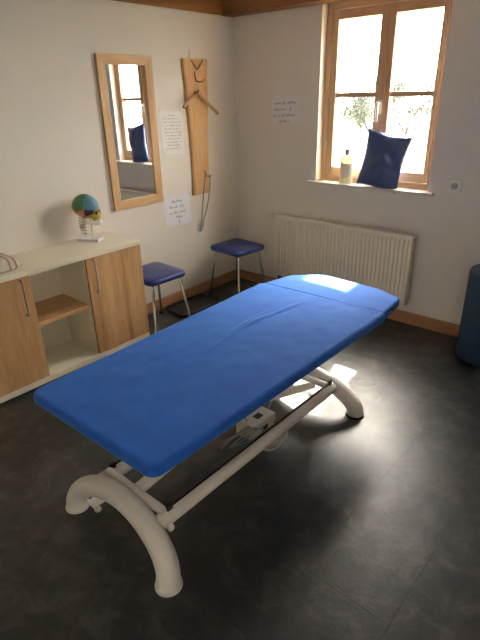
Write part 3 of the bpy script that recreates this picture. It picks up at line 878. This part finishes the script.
# ------------------------------------------------------------------ foam roller
bm = bmesh.new(); lathe(bm, [(.155, 0), (.165, .006), (.168, .02), (.168, .585), (.160, .600), (.145, .606), (.02, .606)], (2.325, -.205, 0), 48)
tag(link('foam_roller', bm, ROLLM, None, True, angle=50), 'dark blue padded roll standing upright on the floor right of the radiator', 'positioning roll')

# ------------------------------------------------------------------ outside
struct('ground', newbox((-30, .4, -.5), (30, 60, -.3)), GRASS)
def shrub(name, label, base, height, seed, leaves=500, spread=1.0):
    rnd = random.Random(seed); t = thing(name, label, 'tree', base, group=None)
    bm = bmesh.new(); tips = []
    def grow(p, d, L, r, lev):
        q = p + d * L; m = (p + q) / 2 + Vector((rnd.uniform(-1, 1), rnd.uniform(-1, 1), 0)) * L * .06
        tube(bm, [p, m, q], [r, r * .85, r * .65], 5)
        if lev == 0: tips.append(q); return
        for _ in range(rnd.choice((3, 3, 4))):
            nd = (d + Vector((rnd.uniform(-1, 1), rnd.uniform(-1, 1), rnd.uniform(-.2, .7))) * .75 * spread).normalized()
            grow(q if _ else m, nd, L * rnd.uniform(.6, .85), r * .6, lev - 1)
    grow(Vector((0, 0, 0)), Vector((0, 0, 1)), height * .30, height * .016, 5)
    link('trunk_and_branches', bm, BARK, t)
    if leaves:
        bm = bmesh.new()
        for k in range(leaves):
            c = rnd.choice(tips) + Vector((rnd.uniform(-1, 1), rnd.uniform(-1, 1), rnd.uniform(-1, 1))) * height * .05
            a = Vector((rnd.uniform(-1, 1), rnd.uniform(-1, 1), rnd.uniform(-1, 1))).normalized(); b = a.orthogonal().normalized()
            s = height * .012
            bm.faces.new([bm.verts.new(c + a * s * i + b * s * .5 * j) for i, j in ((-1, 0), (0, -1), (1, 0), (0, 1))])
        link('foliage', bm, LEAF, t)
    return t
shrub('garden_tree', 'twiggy tree outside seen through the lower left window sash', (-2.98, 8.5, -.3), 2.3, 2, 6000)
shrub('garden_tree', 'twiggy tree outside seen through the lower right window sash beside the handle', (-3.3, 11.0, -.3), 2.6, 5, 2500)
# ------------------------------------------------------------------ light
w = bpy.data.worlds.new('World'); S.world = w; w.use_nodes = True
nt = w.node_tree; bg = nt.nodes['Background']
sky = nt.nodes.new('ShaderNodeTexSky'); sky.sky_type = 'NISHITA'; sky.sun_disc = False
sun_dir = Vector((.145, -1.26, -1.45))      # travel direction of sunlight
el = math.atan2(1.45, math.hypot(.145, 1.26)); az = math.atan2(-.145, 1.26)
sky.sun_elevation = el; sky.sun_rotation = az; sky.air_density = 1.2; sky.dust_density = 5; sky.ozone_density = 1
mx = nt.nodes.new('ShaderNodeMixRGB'); mx.inputs[0].default_value = .82; mx.inputs[2].default_value = (10.6, 10.1, 9.5, 1)
sc = nt.nodes.new('ShaderNodeVectorMath'); sc.operation = 'SCALE'; sc.inputs['Scale'].default_value = 1.0
nt.links.new(sky.outputs[0], sc.inputs[0]); nt.links.new(sc.outputs[0], mx.inputs[1]); 
# bright hazy aureole of the sky around the sun
tcw = nt.nodes.new('ShaderNodeTexCoord'); dt = nt.nodes.new('ShaderNodeVectorMath'); dt.operation = 'DOT_PRODUCT'; dt.inputs[1].default_value = (-sun_dir).normalized()
nrm = nt.nodes.new('ShaderNodeVectorMath'); nrm.operation = 'NORMALIZE'
cl = nt.nodes.new('ShaderNodeMath'); cl.operation = 'MAXIMUM'; cl.inputs[1].default_value = 0
pwn = nt.nodes.new('ShaderNodeMath'); pwn.operation = 'POWER'; pwn.inputs[1].default_value = 60
hal = nt.nodes.new('ShaderNodeVectorMath'); hal.operation = 'SCALE'; hal.inputs[0].default_value = (135, 124, 104)
add = nt.nodes.new('ShaderNodeVectorMath'); add.operation = 'ADD'
nt.links.new(tcw.outputs['Generated'], nrm.inputs[0]); nt.links.new(nrm.outputs[0], dt.inputs[0]); nt.links.new(dt.outputs['Value'], cl.inputs[0])
nt.links.new(cl.outputs[0], pwn.inputs[0]); nt.links.new(pwn.outputs[0], hal.inputs['Scale'])
nt.links.new(mx.outputs[0], add.inputs[0]); nt.links.new(hal.outputs[0], add.inputs[1]); nt.links.new(add.outputs[0], bg.inputs[0])
bg.inputs[1].default_value = 1.0
sl = bpy.data.lights.new('sun', 'SUN'); sl.energy = 26; sl.angle = math.radians(.6); sl.color = (1, .93, .82)
so_ = bpy.data.objects.new('sun', sl); COL.objects.link(so_); so_.rotation_euler = (-sun_dir).to_track_quat('Z', 'Y').to_euler()
so_.location = (1, 5, 6)

# ------------------------------------------------------------------ camera
cam = bpy.data.cameras.new('camera'); co = bpy.data.objects.new('camera', cam); COL.objects.link(co)
cam.sensor_fit = 'HORIZONTAL'; cam.sensor_width = 36; cam.lens = 493.784 / 480 * 36; cam.clip_start = .02; cam.clip_end = 200
Rr = Vector((0.7538608541432418, 0.656668237179987, -0.021923477583410626)); U = Vector((-0.2576997912253711, 0.32620592574349705, 0.9094946462801352)); F = Vector((-0.6043878143980255, 0.6799827352872693, -0.41513714543319474))
Mx = Matrix((( Rr.x, U.x, -F.x, 3.03055), (Rr.y, U.y, -F.y, -3.41014), (Rr.z, U.z, -F.z, 1.62), (0, 0, 0, 1)))
co.matrix_world = Mx
S.camera = co
S.view_settings.view_transform = 'Standard'; S.view_settings.look = 'None'; S.view_settings.exposure = 1.5; S.view_settings.gamma = 1; S.view_settings.use_curve_mapping = False
